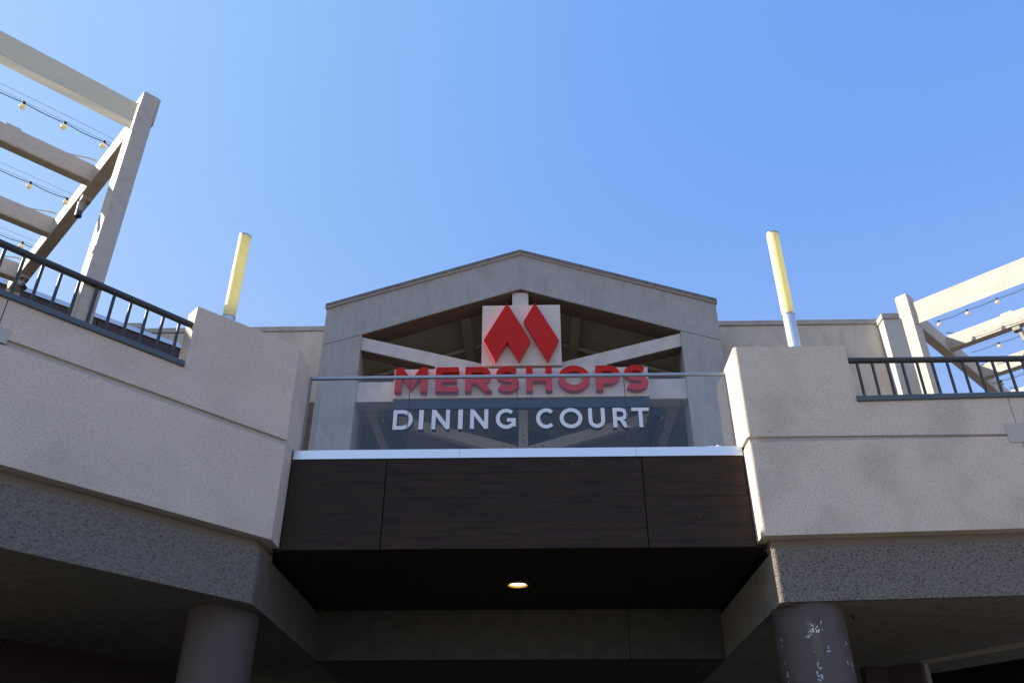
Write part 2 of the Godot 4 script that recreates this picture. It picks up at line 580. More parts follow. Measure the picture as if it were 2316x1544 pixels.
func rise_x(y: float, per_metre: float, from: float) -> Callable:
	return func(p: Vector2) -> float: return y + per_metre * maxf(p.x - from, 0.0)

func plan(pts: Array) -> PackedVector2Array:
	var p := PackedVector2Array()
	for q in pts:
		p.append(q)
	return p

func rect(x0: float, x1: float, z0: float, z1: float) -> PackedVector2Array:
	return plan([Vector2(x0, z0), Vector2(x1, z0), Vector2(x1, z1), Vector2(x0, z1)])

# a rectangle whose front left corner is rounded
func eased(x0: float, x1: float, z0: float, z1: float, r: float) -> PackedVector2Array:
	var p := PackedVector2Array()
	for i in 8:
		var a := PI / 2.0 * i / 7.0
		p.append(Vector2(x0 + r - r * cos(a), z0 - r + r * sin(a)))
	p.append(Vector2(x1, z0))
	p.append(Vector2(x1, z1))
	p.append(Vector2(x0, z1))
	return p

func strip(s0: float, s1: float, b0: float, b1: float) -> PackedVector2Array:
	return plan([lp(s0, b0), lp(s1, b0), lp(s1, b1), lp(s0, b1)])

func part_prism(called: String, p: PackedVector2Array, low: Variant, high: Variant, m: Material, parent: Node3D) -> MeshInstance3D:
	var st := mb()
	prism(st, p, low, high)
	return obj(called, st, m, parent)

func part_box(called: String, lo: Vector3, hi: Vector3, m: Material, parent: Node3D, ch := 0.004) -> MeshInstance3D:
	var st := mb()
	box(st, lo, hi, ch)
	return obj(called, st, m, parent)

func part_bar(called: String, a: Vector3, b: Vector3, w: float, h: float, m: Material, parent: Node3D, up := Vector3.UP, ch := 0.006) -> MeshInstance3D:
	var st := mb()
	bar(st, a, b, w, h, up, ch)
	return obj(called, st, m, parent)

func part_tube(called: String, pts: Array, r: float, m: Material, parent: Node3D, seg := 12) -> MeshInstance3D:
	var st := mb()
	tube(st, pts, r, seg)
	return obj(called, st, m, parent)

func v3(p: Vector2, y: float) -> Vector3:
	return Vector3(p.x, y, p.y)

# ================================================================ the scene
func _ready() -> void:
	var cam := Camera3D.new()
	cam.name = "camera"
	cam.position = Vector3(0, 1.6, 0)
	cam.rotation_degrees = Vector3(30.83, 1.38, 0)
	cam.fov = 44.12
	cam.near = 0.05
	cam.far = 1000.0
	add_child(cam)
	cam.current = true
	var az := deg_to_rad(-88.2)     # from straight ahead, towards the left
	var el := deg_to_rad(34.0)
	sun_to = Vector3(sin(az) * cos(el), sin(el), -cos(az) * cos(el))
	var sun := DirectionalLight3D.new()
	sun.name = "sun"
	sun.light_color = Color(1.0, 0.965, 0.90)
	sun.light_energy = 1.6
	sun.light_angular_distance = 0.5
	sun.shadow_enabled = true
	add_child(sun)
	sun.look_at_from_position(sun_to * 50.0, Vector3.ZERO)
	var env := Environment.new()
	env.background_mode = Environment.BG_SKY
	var sky := Sky.new()
	var pm := PanoramaSkyMaterial.new()
	pm.panorama = make_sky()
	sky.sky_material = pm
	env.sky = sky
	env.tonemap_mode = Environment.TONE_MAPPER_LINEAR
	env.tonemap_exposure = EXPOSURE
	env.sdfgi_enabled = true
	env.ssao_enabled = true
	env.ssil_enabled = true
	var we := WorldEnvironment.new()
	we.name = "world"
	we.environment = env
	add_child(we)
	make_materials()
	setting()
	left_wall()
	right_wall()
	bridge()
	pavilion()
	signs()
	flat_buildings()
	undercroft()
	railings()
	lamps()
	pergola(Vector3(-4.96, 0, -7.73), -1.0)
	pergola(Vector3(6.69, 0, -12.64), 1.0)

func setting() -> void:
	var st := mb()
	prism(st, rect(-250, 250, -250, 250), -0.3, 0.0)
	struct("ground", st, M.paving)
	st = mb()
	prism(st, plan([Vector2(2.58, -9.72), Vector2(9.5, -9.72), Vector2(9.5, -24), Vector2(-16, -24), Vector2(-16, -3), Vector2(-9.8, -3), Vector2(-3.35, -9.45), Vector2(-2.93, -9.72)]), 4.64, 5.84)
	struct("terrace_floor", st, M.terrace)

func left_wall() -> void:
	var t := thing("terrace_wall", "stucco terrace wall running off at an angle, on the left of the dark panels", "wall", v3(CORNER, 4.0))
	var far := 15.0
	# pier at the corner, then the lower parapet with the railing on it; front faces lie in one plane
	part_prism("pier", plan([CORNER, lp(1.4, 0), lp(1.4, 0.25), Vector2(-2.98, -10.03)]), rise(5.83, 0.035), 7.14, M.stucco, t)
	part_prism("parapet", strip(1.4, 3.29, 0, 0.3), rise(5.83, 0.035), rise(6.30, 0.037, 1.4), M.stucco, t)
	part_prism("parapet", strip(3.30, far, 0.001, 0.3), rise(5.83, 0.035), rise(6.30, 0.037, 1.4), M.stucco, t)
	part_prism("reveal", plan([lp(0.03, 0.035), lp(3.18, 0.035), lp(3.18, 0.3), Vector2(-2.98, -10.03), Vector2(-2.98, -9.40)]), rise(5.755, 0.035), rise(5.83, 0.035), M.smooth_stucco, t)
	part_prism("lower_panel", plan([CORNER, lp(3.29, 0), lp(3.29, 0.3), Vector2(-2.98, -10.03)]), rise(4.59, 0.033), rise(5.755, 0.035), M.stucco, t)
	part_prism("lower_panel", strip(3.30, far, 0.001, 0.3), rise(4.59, 0.033), rise(5.755, 0.035), M.stucco, t)
	part_prism("joint_block", strip(3.18, 3.95, -0.012, 0.25), rise(5.77, 0.035, 0.0), rise(5.925, 0.037, 0.0), M.smooth_stucco, t)
	part_prism("cove", plan([lp(0.075, 0.17), lp(far, 0.17), lp(far, 0.3), Vector2(-3.12, -9.95)]), rise(4.485, 0.033), rise(4.59, 0.033), M.cove, t)
	part_prism("base_course", plan([lp(0.085, 0.105), lp(far, 0.105), lp(far, 0.135), Vector2(-3.10, -9.43)]), rise(3.875, 0.033), rise(4.485, 0.033), M.roughcast, t)

func right_wall() -> void:
	var t := thing("terrace_wall", "stucco terrace wall facing the viewer with a square pier and a grey railing on top", "wall", Vector3(4, 4, -9.4))
	var z := -9.4
	part_prism("pier", eased(2.62, 4.04, z, -10.03, 0.045), 5.832, 7.09, M.stucco, t)
	part_prism("parapet", rect(4.04, 5.875, z, -9.72), 5.832, rise_x(6.285, 0.018, 4.04), M.stucco, t)
	part_prism("parapet", rect(5.885, 9.5, z - 0.001, -9.72), 5.832, rise_x(6.285, 0.018, 4.04), M.stucco, t)
	part_prism("reveal", rect(2.65, 5.73, z - 0.035, -9.73), rise_x(5.757, 0.014, 2.62), rise_x(5.832, 0.014, 2.62), M.smooth_stucco, t)
	part_prism("lower_panel", eased(2.62, 5.875, z, -10.03, 0.045), rise_x(4.605, 0.022, 2.62), rise_x(5.757, 0.014, 2.62), M.stucco, t)
	part_prism("lower_panel", rect(5.885, 9.5, z - 0.001, -9.73), rise_x(4.605, 0.022, 2.62), rise_x(5.757, 0.014, 2.62), M.stucco, t)
	part_prism("joint_block", rect(5.73, 6.5, z + 0.012, -9.65), 5.72, 5.965, M.smooth_stucco, t)
	part_prism("cove", rect(2.74, 9.5, z - 0.17, -9.76), rise_x(4.49, 0.022, 2.7), rise_x(4.605, 0.022, 2.62), M.cove, t)
	part_prism("base_course", eased(2.735, 9.5, z - 0.105, -9.575, 0.045), rise_x(3.89, 0.022, 2.73), rise_x(4.49, 0.022, 2.73), M.roughcast, t)

func bridge() -> void:
	var t := thing("balcony_front", "dark wood-grain panelled balcony front spanning between the two stucco walls", "balcony", Vector3(-0.18, 4.56, -9.66))
	var xs := [[-2.952, -1.787], [-1.772, 1.354], [1.369, 2.598]]
	var ys := [[4.560, 4.8745], [4.8752, 5.1880], [5.1887, 5.5030], [5.5037, 5.688]]
	var k := 0
	var rows := [[ys[0][0], ys[3][1]]]
	for c in xs:
		for r in (rows if k == 0 else ys if k < 5 else [[4.560, 5.1872], [5.1895, 5.688]]):
			var out: float = 0.001 * ((k * 5) % 3)
			part_box("board", Vector3(c[0], r[0], -9.70), Vector3(c[1], r[1], -9.66 + out), M["wood%d" % ((k * 7 + k / 4) % 3)], t, 0.0015)
			k += 1
	part_box("backing", Vector3(-2.955, 4.585, -9.715), Vector3(2.60, 5.70, -9.705), M.black, t, 0.0)
	for c in [[-2.955, -0.885], [-0.882, 1.30], [1.303, 2.602]]:
		part_box("metal_band", Vector3(c[0], 5.697, -9.80), Vector3(c[1], 5.818, -9.65), M.alu, t, 0.003)
	var sx := [[-3.06, -1.787], [-1.779, 1.355], [1.363, 2.72]]
	for c in [sx[0], sx[2]]:
		part_box("soffit_panel", Vector3(c[0], 4.562, -12.66), Vector3(c[1], 4.60, -9.705), M.soffit_wood, t, 0.002)
	for side in [-1.0, 1.0]:
		var e: float = sx[1][0] if side < 0 else sx[1][1]
		var half := [Vector2(-0.193, -9.705), Vector2(e, -9.705), Vector2(e, -12.66), Vector2(-0.193, -12.66)]
		for i in 13:
			var a := PI * i / 12.0
			half.append(Vector2(-0.193 + side * 0.130 * sin(a), -11.27 - 0.130 * cos(a)))
		part_prism("soffit_panel", plan(half), 4.562, 4.60, M.soffit_wood, t)
	var rng := RandomNumberGenerator.new()
	rng.seed = 5
	for c in xs:
		for r in ys:
			for e in ([0.04, 0.5, 0.96] if c[1] - c[0] < 2.0 else [0.02, 0.27, 0.5, 0.73, 0.98]):
				if rng.randf() < 0.45:
					continue
				var p := Vector3(lerpf(c[0], c[1], e) + rng.randf_range(-0.01, 0.01), r[0] + (0.05 if r[1] - r[0] > 0.2 else 0.09) + rng.randf_range(-0.01, 0.01), -9.657)
				var sc := mb()
				tube(sc, [p + Vector3(0, 0, -0.004), p + Vector3(0, 0, 0.003)], rng.randf_range(0.003, 0.0055), 8)
				obj("screw", sc, M.screw, t)
	# recessed downlight in the soffit
	var d := thing("downlight", "lit round recessed downlight in the dark soffit under the balcony", "ceiling light", Vector3(-0.193, 4.562, -11.27))
	var c := Vector3(-0.193, 4.562, -11.27)
	var st := mb()
	lathe(st, c, [Vector2(0.128, 0.006), Vector2(0.128, -0.010), Vector2(0.170, -0.008), Vector2(0.175, 0.0)], 40)
	obj("trim_ring", st, M.trim, d)
	st = mb()
	lathe(st, c, [Vector2(0.114, 0.019), Vector2(0.128, -0.008)], 40)
	obj("reflector", st, M.reflector, d)
	st = mb()
	lathe(st, c, [Vector2(0.0, 0.016), Vector2(0.117, 0.016)], 40)
	obj("lens", st, M.lens, d)
	var l := SpotLight3D.new()
	l.name = "downlight_light"
	l.position = c + Vector3(0, 0.006, 0)
	l.rotation_degrees = Vector3(-90, 0, 0)
	l.light_color = Color(1.0, 0.86, 0.62)
	l.light_energy = 0.5
	l.light_size = 0.08
	l.spot_angle = 42.0
	l.spot_angle_attenuation = 1.0
	l.spot_range = 20.0
	l.spot_attenuation = 2.0
	l.shadow_enabled = true
	add_child(l)
	# glass balustrade
	var g := thing("glass_balustrade", "clear glass balustrade with a thin steel top rail above the dark panels", "balustrade", Vector3(-0.18, 5.84, -10.0))
	var gx := [-3.0, -1.615, -0.172, 1.262, 2.648]
	for i in 4:
		part_box("glass_pane", Vector3(gx[i] + (0.006 if i > 0 else 0.0), 5.845, -10.006), Vector3(gx[i + 1] - (0.006 if i < 3 else 0.0), 7.0, -9.994), M.glass, g, 0.0)
	for i in range(1, 4):
		part_box("pane_joint", Vector3(gx[i] - 0.005, 5.90, -10.005), Vector3(gx[i] + 0.005, 6.999, -9.995), M.fitting_dark, g, 0.0)
	part_box("top_rail", Vector3(-2.978, 7.0, -10.022), Vector3(2.66, 7.042, -9.978), M.rail_steel, g, 0.006)
	part_box("base_shoe", Vector3(-2.978, 5.842, -10.04), Vector3(2.62, 5.90, -10.012), M.rail_steel, g, 0.003)
	for x in [-2.965, 2.628]:
		part_box("end_channel", Vector3(x - 0.012, 5.90, -10.02), Vector3(x + 0.012, 6.998, -9.98), M.rail_steel, g, 0.002)
	var b := thing("bolt_plate", "small steel plate with a bolt lying on the metal band near its end", "plate", Vector3(2.28, 5.818, -9.72))
	part_box("plate", Vector3(2.20, 5.820, -9.75), Vector3(2.36, 5.832, -9.665), M.alu, b, 0.002)
	st = mb()
	lathe(st, Vector3(2.325, 5.832, -9.70), [Vector2(0.02, 0), Vector2(0.02, 0.014), Vector2(0.012, 0.022), Vector2(0, 0.024)], 10)
	obj("bolt", st, M.alu, b)

const MID := -0.172

func pavilion() -> void:
	var t := thing("gabled_pavilion", "grey gabled pavilion with white cross braces rising behind the glass balustrade", "building", Vector3(MID, 5.84, -14))
	var zf := -14.0
	# front frame: two piers under a sloping header
	for s in [-1.0, 1.0]:
		var o := Vector3(MID, 0, zf)
		var p := plan([Vector2(s * 3.105, 5.84), Vector2(s * 3.86, 5.84), Vector2(s * 3.86, 9.925), Vector2(s * 3.105, 10.150)])
		var st := mb()
		extrude(st, p, o, Vector3.RIGHT, Vector3.UP, 0.5)
		obj("pier", st, M.grey_plaster, t)
		st = mb()
		p = plan([Vector2(s * 3.86, 9.937), Vector2(s * 3.105, 10.162), Vector2(0, 11.19), Vector2(0, 12.03), Vector2(s * 3.86, 10.76)])
		extrude(st, p, o + Vector3(0, 0, 0.002), Vector3.RIGHT, Vector3.UP, 0.5)
		obj("header", st, M.grey_plaster, t)
		st = mb()
		p = plan([Vector2(s * 3.885, 10.770), Vector2(0, 12.045), Vector2(0, 12.145), Vector2(s * 3.885, 10.868)])
		extrude(st, p, o + Vector3(0, 0, 0.04), Vector3.RIGHT, Vector3.UP, 7.6)
		var cp := obj("roof", st, M.coping, t)
		st = mb()
		p = plan([Vector2(s * 3.89, 10.759), Vector2(0, 12.034), Vector2(0, 12.043), Vector2(s * 3.89, 10.768)])
		extrude(st, p, o + Vector3(0, 0, 0.047), Vector3.RIGHT, Vector3.UP, 0.045)
		obj("drip_edge", st, M.drip_edge, cp)
		for i in 2:
			var e: float = [1.25, 2.7][i]
			var q := Vector3(MID + s * e, 12.098 - 0.3288 * e, zf + 0.043)
			st = mb()
			bar(st, q + Vector3(0, -0.046, 0), q + Vector3(0, 0.046, 0), 0.006, 0.006, Vector3.BACK, 0.0)
			obj("coping_joint", st, M.black, cp)
		# white brace falling from the pier head to the middle
		st = mb()
		p = plan([Vector2(s * 3.105, 10.125), Vector2(s * 0.0, 9.302), Vector2(0, 9.0), Vector2(s * 0.6, 9.13), Vector2(s * 1.64, 9.13), Vector2(s * 1.64, 9.455), Vector2(s * 3.105, 9.845)])
		extrude(st, p, o + Vector3(0, 0, -0.05), Vector3.RIGHT, Vector3.UP, 0.32)
		obj("brace", st, M.white_steel, t)
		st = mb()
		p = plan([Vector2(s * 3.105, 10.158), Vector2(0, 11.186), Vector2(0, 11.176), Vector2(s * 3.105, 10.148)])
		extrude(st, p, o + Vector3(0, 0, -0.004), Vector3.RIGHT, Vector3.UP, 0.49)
		obj("header_shade_plate", st, M.shade_brown, t)  # thin added plate, its colour painting the shade under the header
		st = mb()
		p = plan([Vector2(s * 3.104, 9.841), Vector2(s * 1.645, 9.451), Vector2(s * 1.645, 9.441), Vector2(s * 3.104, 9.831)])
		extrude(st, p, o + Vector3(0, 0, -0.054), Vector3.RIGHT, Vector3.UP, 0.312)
		obj("brace_shade_plate", st, M.shade_brown, t)  # added plate likewise, darkening the underside of the brace as shade
		# ceiling of the roof, boarded, and the purlin and pipe beneath it
		for k in 11:
			var z0 := zf - 0.5 - k * 0.6
			st = mb()
			p = plan([Vector2(s * 3.86, 10.16), Vector2(0, 11.42), Vector2(0, 11.47), Vector2(s * 3.86, 10.21)])
			extrude(st, p, Vector3(MID, 0.0, z0 - 0.006), Vector3.RIGHT, Vector3.UP, 0.588)
			obj("ceiling_board", st, M.deck, t)
		part_bar("purlin", Vector3(MID + s * 1.14, 10.98, -14.5), Vector3(MID + s * 1.14, 10.98, -18.1), 0.2, 0.2, M.rib, t)
		part_tube("pipe", [Vector3(MID + s * 3.3, 10.27, -16.0), Vector3(MID + s * 0.02, 11.36, -16.0)], 0.05, M.white_steel, t)
		part_bar("side_beam", Vector3(MID + s * 3.02, 9.1, -14.5), Vector3(MID + s * 3.02, 9.1, -18.1), 0.17, 0.2, M.white_steel, t)
		part_bar("side_beam", Vector3(MID + s * 2.72, 9.14, -15.4), Vector3(MID + s * 2.72, 9.14, -20.5), 0.17, 0.28, M.navy, t)
		# rear frame
		var ro := Vector3(MID, 0, -18.2)
		st = mb()
		extrude(st, plan([Vector2(s * 3.105, 5.84), Vector2(s * 3.86, 5.84), Vector2(s * 3.86, 9.925), Vector2(s * 3.105, 10.15)]), ro, Vector3.RIGHT, Vector3.UP, 0.4)
		obj("rear_pier", st, M.ceiling, t)
		st = mb()
		p = plan([Vector2(s * 3.40, 10.56), Vector2(s * 0.112, 9.60), Vector2(s * 0.112, 9.33), Vector2(s * 3.40, 10.29)])
		extrude(st, p, ro + Vector3(0, 0, 0.02), Vector3.RIGHT, Vector3.UP, 0.2)
		var rb := obj("rear_brace", st, M.rear_steel, t)
		for bx in [0.30, 0.46, 2.95]:
			st = mb()
			ball(st, Vector3(MID + s * bx, 9.55 + 0.292 * (bx - 0.112) - 0.06, -18.18), 0.028, 10)
			obj("bolt", st, M.rail_steel, rb)
		part_box("back_panel", Vector3(MID + minf(s * 2.3, s * 7.5), 5.84, -21.2), Vector3(MID + maxf(s * 2.3, s * 7.5), 10.9, -21.1), M.brown_wall, t)
	part_box("king_post", Vector3(MID - 0.16, 9.0, -14.36), Vector3(MID + 0.16, 11.15, -14.075), M.white_steel, t)
	part_box("tie_beam", Vector3(MID - 3.105, 8.71, -14.38), Vector3(MID + 3.105, 9.13, -14.052), M.white_steel, t)
	var kp := part_box("rear_king_post", Vector3(MID - 0.11, 9.3, -18.3), Vector3(MID + 0.11, 11.0, -18.16), M.rear_steel, t)
	for y in [9.72, 9.86]:
		var st := mb()
		ball(st, Vector3(MID, y, -18.155), 0.028, 10)
		obj("bolt", st, M.rail_steel, kp)
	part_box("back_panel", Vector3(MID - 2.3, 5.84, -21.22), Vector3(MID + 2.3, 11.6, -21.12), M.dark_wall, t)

func signs() -> void:
	# square sign with the emblem of two folded red shapes
	var t := thing("emblem_sign", "square white sign with a raised red folded-ribbon emblem, hung in the gable", "sign", Vector3(-0.152, 9.34, -13.9))
	part_box("panel", Vector3(-0.913, 9.343, -13.99), Vector3(0.607, 10.70, -13.86), M.sign_white, t, 0.004)
	var shapes := [
		[Vector2(-0.427, 10.666), Vector2(-0.872, 9.828), Vector2(-0.648, 9.359), Vector2(-0.423, 9.792), Vector2(-0.198, 9.359), Vector2(0.018, 9.808)],
		[Vector2(0.114, 10.668), Vector2(-0.106, 10.243), Vector2(0.339, 9.355), Vector2(0.559, 9.815)]]
	for s in shapes:
		var f := mb()
		var sd := mb()
		extrude(f, plan(s), Vector3(0, 0, -13.72), Vector3.RIGHT, Vector3.UP, 0.105, sd)
		f.set_material(M.red)
		sd.set_material(M.red_side)
		var mesh: ArrayMesh = f.commit()
		sd.commit(mesh)
		var o := mesh_node("emblem_shape", mesh, t)
		o.position = -origin_of(t)
	# long white panel with bold red capitals
	t = thing("lettered_sign", "long white sign with bold raised red capital letters across the gable", "sign", Vector3(-0.17, 8.67, -13.9))
	part_box("panel", Vector3(-2.545, 8.672, -13.99), Vector3(2.205, 9.287, -13.86), M.sign_white, t, 0.004)
	for a in [["M", -2.50, 0.596], ["E", -1.748, 0.425], ["R", -1.20, 0.49], ["S", -0.636, 0.44], ["H", -0.068, 0.478], ["O", 0.524, 0.582], ["P", 1.224, 0.44], ["S", 1.738, 0.44]]:
		letter(t, a[0], Vector3(a[1], 8.735, -13.715), a[2], 0.512, 0.232, 0.13, M.red, M.red_side)
	# slim white capitals hung below a dark channel
	t = thing("hanging_letter_sign", "slim white capital letters hung under a dark channel below the red lettering", "sign", Vector3(-0.17, 8.03, -13.9))
	part_box("channel", Vector3(-2.50, 8.45, -13.93), Vector3(2.155, 8.625, -13.84), M.navy, t, 0.004)
	for a in [["D", -2.495, 0.36], ["I", -2.024, 0.084], ["N", -1.790, 0.328], ["I", -1.310, 0.084], ["N", -1.092, 0.327], ["G", -0.626, 0.362], ["C", 0.104, 0.345], ["O", 0.53, 0.41], ["U", 1.049, 0.30], ["R", 1.492, 0.275], ["T", 1.833, 0.318]]:
		letter(t, a[0], Vector3(a[1], 8.02, -13.80), a[2], 0.388, 0.183 if a[0] != "I" else 0.215, 0.13, M.letter_white, M.navy)
		for k in [0.25, 0.75]:
			if a[0] == "I" and k > 0.5:
				continue
			part_bar("hanger", Vector3(a[1] + a[2] * k, 8.37, -13.87), Vector3(a[1] + a[2] * k, 8.46, -13.87), 0.012, 0.012, M.navy, t, Vector3.BACK, 0.0)

func flat_buildings() -> void:
	# flat-roofed building on both sides of the pavilion
	var t := thing("flat_roofed_building", "pale beige flat-roofed building standing behind the grey gabled pavilion", "building", Vector3(0, 5.84, -15))
	for c in [[-8.1, MID - 3.8605], [MID + 3.8605, 7.22]]:
		part_box("roof_wall", Vector3(c[0], 9.20, -15.4), Vector3(c[1], 10.86, -15.0), M.beige_wall, t, 0.003)
		part_box("roof_coping", Vector3(c[0] - 0.0, 10.865, -15.45), Vector3(c[1], 10.975, -14.965), M.beige_coping, t, 0.004)
		part_box("roof_slab", Vector3(c[0], 9.203, -20.5), Vector3(c[1], 10.80, -15.402), M.beige_wall, t, 0.0)
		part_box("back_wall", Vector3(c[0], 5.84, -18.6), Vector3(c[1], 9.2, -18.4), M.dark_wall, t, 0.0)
	for c in [[7.222, 7.62], [-8.5, -8.102]]:
		part_box("pilaster", Vector3(c[0], 5.84, -15.4), Vector3(c[1], 10.80, -14.7), M.pilaster, t, 0.003)
		part_box("pilaster_coping", Vector3(c[0] - 0.02, 10.803, -15.42), Vector3(c[1] + 0.02, 10.925, -14.67), M.beige_coping, t, 0.004)
	# brown clad building behind the left terrace
	t = thing("brown_clad_building", "low building clad in brown boards with a pale metal coping behind the left railing", "building", v3(lp(4, 5.6), 5.84))
	var b0 := 5.6
	for i in 5:
		for k in 4:
			var s0 := -1.5 + i * 2.6
			part_prism("board", strip(s0, s0 + 2.585, b0 + 0.002 * ((i + k) % 2), b0 + 0.05), 5.84 + k * 0.955, 5.84 + k * 0.955 + 0.947, M["clad%d" % ((i * 3 + k) % 2)], t)
		part_prism("coping", strip(-1.5 + i * 2.6, -1.5 + i * 2.6 + 2.597, b0 - 0.03, b0 + 0.4), 9.665, 9.75, M.alu_dull, t)
	part_prism("rear_wall", strip(-1.5, 11.5, b0 + 0.06, b0 + 0.4), 5.84, 9.66, M.dark_wall, t)

func undercroft() -> void:
	# ceiling over the passage and the deep beams at its sides
	var t := thing("passage_ceiling", "plastered ceiling and beam faces over the dark passage beneath the terrace", "ceiling", Vector3(0, 3.88, -12))
	part_prism("ceiling_panel", rect(-3.17, 1.385, -12.665, -19), 3.87, 4.63, M.ceiling_shaded, t)
	part_prism("ceiling_panel", rect(1.393, 2.755, -12.665, -19), 3.87, 4.63, M.ceiling_shaded, t)
	part_prism("ceiling_panel", plan([Vector2(2.745, -9.577), Vector2(4.975, -9.577), Vector2(5.19, -19), Vector2(2.745, -19)]), rise_x(3.888, 0.022, 2.73), 4.48, M.ceiling_lit, t)
	part_prism("ceiling_panel", plan([Vector2(4.983, -9.577), Vector2(9.5, -9.577), Vector2(9.5, -19), Vector2(5.198, -19)]), rise_x(3.888, 0.022, 2.73), 4.48, M.ceiling_lit, t)
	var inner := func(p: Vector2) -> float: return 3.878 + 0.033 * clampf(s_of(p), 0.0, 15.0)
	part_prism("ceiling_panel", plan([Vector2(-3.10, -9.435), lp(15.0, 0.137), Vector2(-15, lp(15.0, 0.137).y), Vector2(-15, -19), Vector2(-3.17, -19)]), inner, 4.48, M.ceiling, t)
	for q in [Vector3(6.15, 3.95, -10.6), Vector3(3.75, 3.89, -10.2), Vector3(2.45, 3.87, -13.0), Vector3(-5.6, 3.90, -11.6)]:
		var h := mb()
		tube(h, [q + Vector3(0, 0.02, 0), q + Vector3(0, -0.03, 0)], 0.018, 10)
		tube(h, [q + Vector3(0, -0.03, 0), q + Vector3(0.01, -0.055, 0.01), q + Vector3(0.03, -0.05, 0.02)], 0.006, 6)
		obj("ceiling_hook", h, M.fitting_dark, t)
	# shopfronts at the back of the passage
	var w := thing("shopfront", "dark shopfront with a pale window frame under the right terrace", "shopfront", Vector3(5.7, 0, -13))
	part_bar("window", Vector3(5.70, 1.85, -12.97), Vector3(8.2, 1.85, -9.2), 0.03, 3.7, M.shop_glass, w, Vector3.UP, 0.0)
	part_bar("frame_head", Vector3(5.64, 3.855, -13.0), Vector3(8.2, 3.90, -9.15), 0.08, 0.06, M.fitting, w)
	part_bar("frame_post", Vector3(5.66, 0, -12.98), Vector3(5.66, 3.85, -12.98), 0.07, 0.07, M.fitting, w, Vector3.BACK)
	part_box("panel", Vector3(4.9, 0.0, -13.5), Vector3(5.25, 3.865, -13.3), M.maroon, w)
	part_bar("panel", Vector3(5.26, 1.93, -13.33), Vector3(5.60, 1.93, -13.0), 0.1, 3.86, M.maroon, w, Vector3.UP, 0.0)
	w = thing("shop_wall", "dark brown wall at the back of the passage behind the left column", "wall", Vector3(-6.5, 0, -13))
	part_bar("wall_panel", Vector3(-7.4, 2.1, -12.02), Vector3(-5.72, 2.1, -14.24), 0.2, 4.2, M.maroon, w, Vector3.UP, 0.0)
	part_bar("wall_panel", Vector3(-9.2, 2.1, -9.65), Vector3(-7.41, 2.1, -12.01), 0.2, 4.2, M.maroon, w, Vector3.UP, 0.0)
	w = thing("back_wall", "dark wall closing the far end of the passage under the terrace", "wall", Vector3(0, 0, -18.5))
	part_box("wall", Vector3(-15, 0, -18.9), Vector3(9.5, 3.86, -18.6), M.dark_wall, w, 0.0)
	# round columns
	column(Vector3(3.135, 0, -9.93), "round grey column with peeling white paint chips under the right terrace wall", true)
	column(Vector3(-3.565, 0, -9.90), "round grey column in deep shade under the left terrace wall, paint unbroken", false)

func column(c: Vector3, label: String, chipped: bool) -> void:
	var t := thing("column", label, "column", c, "round columns under the terrace")
	var r := 0.395
	var st := mb()
	lathe(st, c, [Vector2(r, 0), Vector2(r, 3.905)], 56)
	obj("shaft", st, M.column, t)
	if not chipped:
		return
	var rng := RandomNumberGenerator.new()
	rng.seed = 77
	# flakes of bare render: angle from the viewer's side, height, spread across, spread up, how many
	for f in [[-20, 3.56, 0.05, 0.045, 5], [-9, 3.62, 0.06, 0.035, 5], [-3, 3.585, 0.07, 0.02, 4], [5, 3.69, 0.06, 0.014, 2], [-16, 3.26, 0.025, 0.13, 5], [-14, 3.12, 0.045, 0.09, 9], [-11, 3.03, 0.05, 0.03, 5], [5, 3.4, 0.035, 0.025, 3], [-72, 3.52, 0.015, 0.06, 3], [-70, 3.2, 0.012, 0.14, 5], [38, 3.36, 0.02, 0.10, 3], [50, 3.3, 0.015, 0.12, 4], [44, 3.48, 0.015, 0.03, 2], [-27, 2.86, 0.02, 0.04, 3]]:
		for k in f[4]:
			st = mb()
			var a0: float = deg_to_rad(f[0]) + rng.randf_range(-0.5, 0.5) * f[2] / r
			var y0: float = f[1] + rng.randf_range(-0.5, 0.5) * f[3] * 2.0
			var big: float = rng.randf_range(0.006, 0.019)
			var tilt := rng.randf_range(0.0, PI)
			var ring := []
			for i in 11:
				var th := TAU * i / 11.0
				var rr: float = big * rng.randf_range(0.35, 1.1)
				var q := Vector2(cos(th) * rr * 1.7, sin(th) * rr * 0.75).rotated(tilt)
				var a1: float = a0 + q.x / r
				ring.append(c + Vector3(sin(a1) * (r + 0.0015), y0 + q.y, cos(a1) * (r + 0.0015)))
			var mid := c + Vector3(sin(a0) * (r + 0.0035), y0, cos(a0) * (r + 0.0035))
			for i in 11:
				tri(st, mid, ring[i], ring[(i + 1) % 11])
			obj("paint_chip", st, M.chip, t)

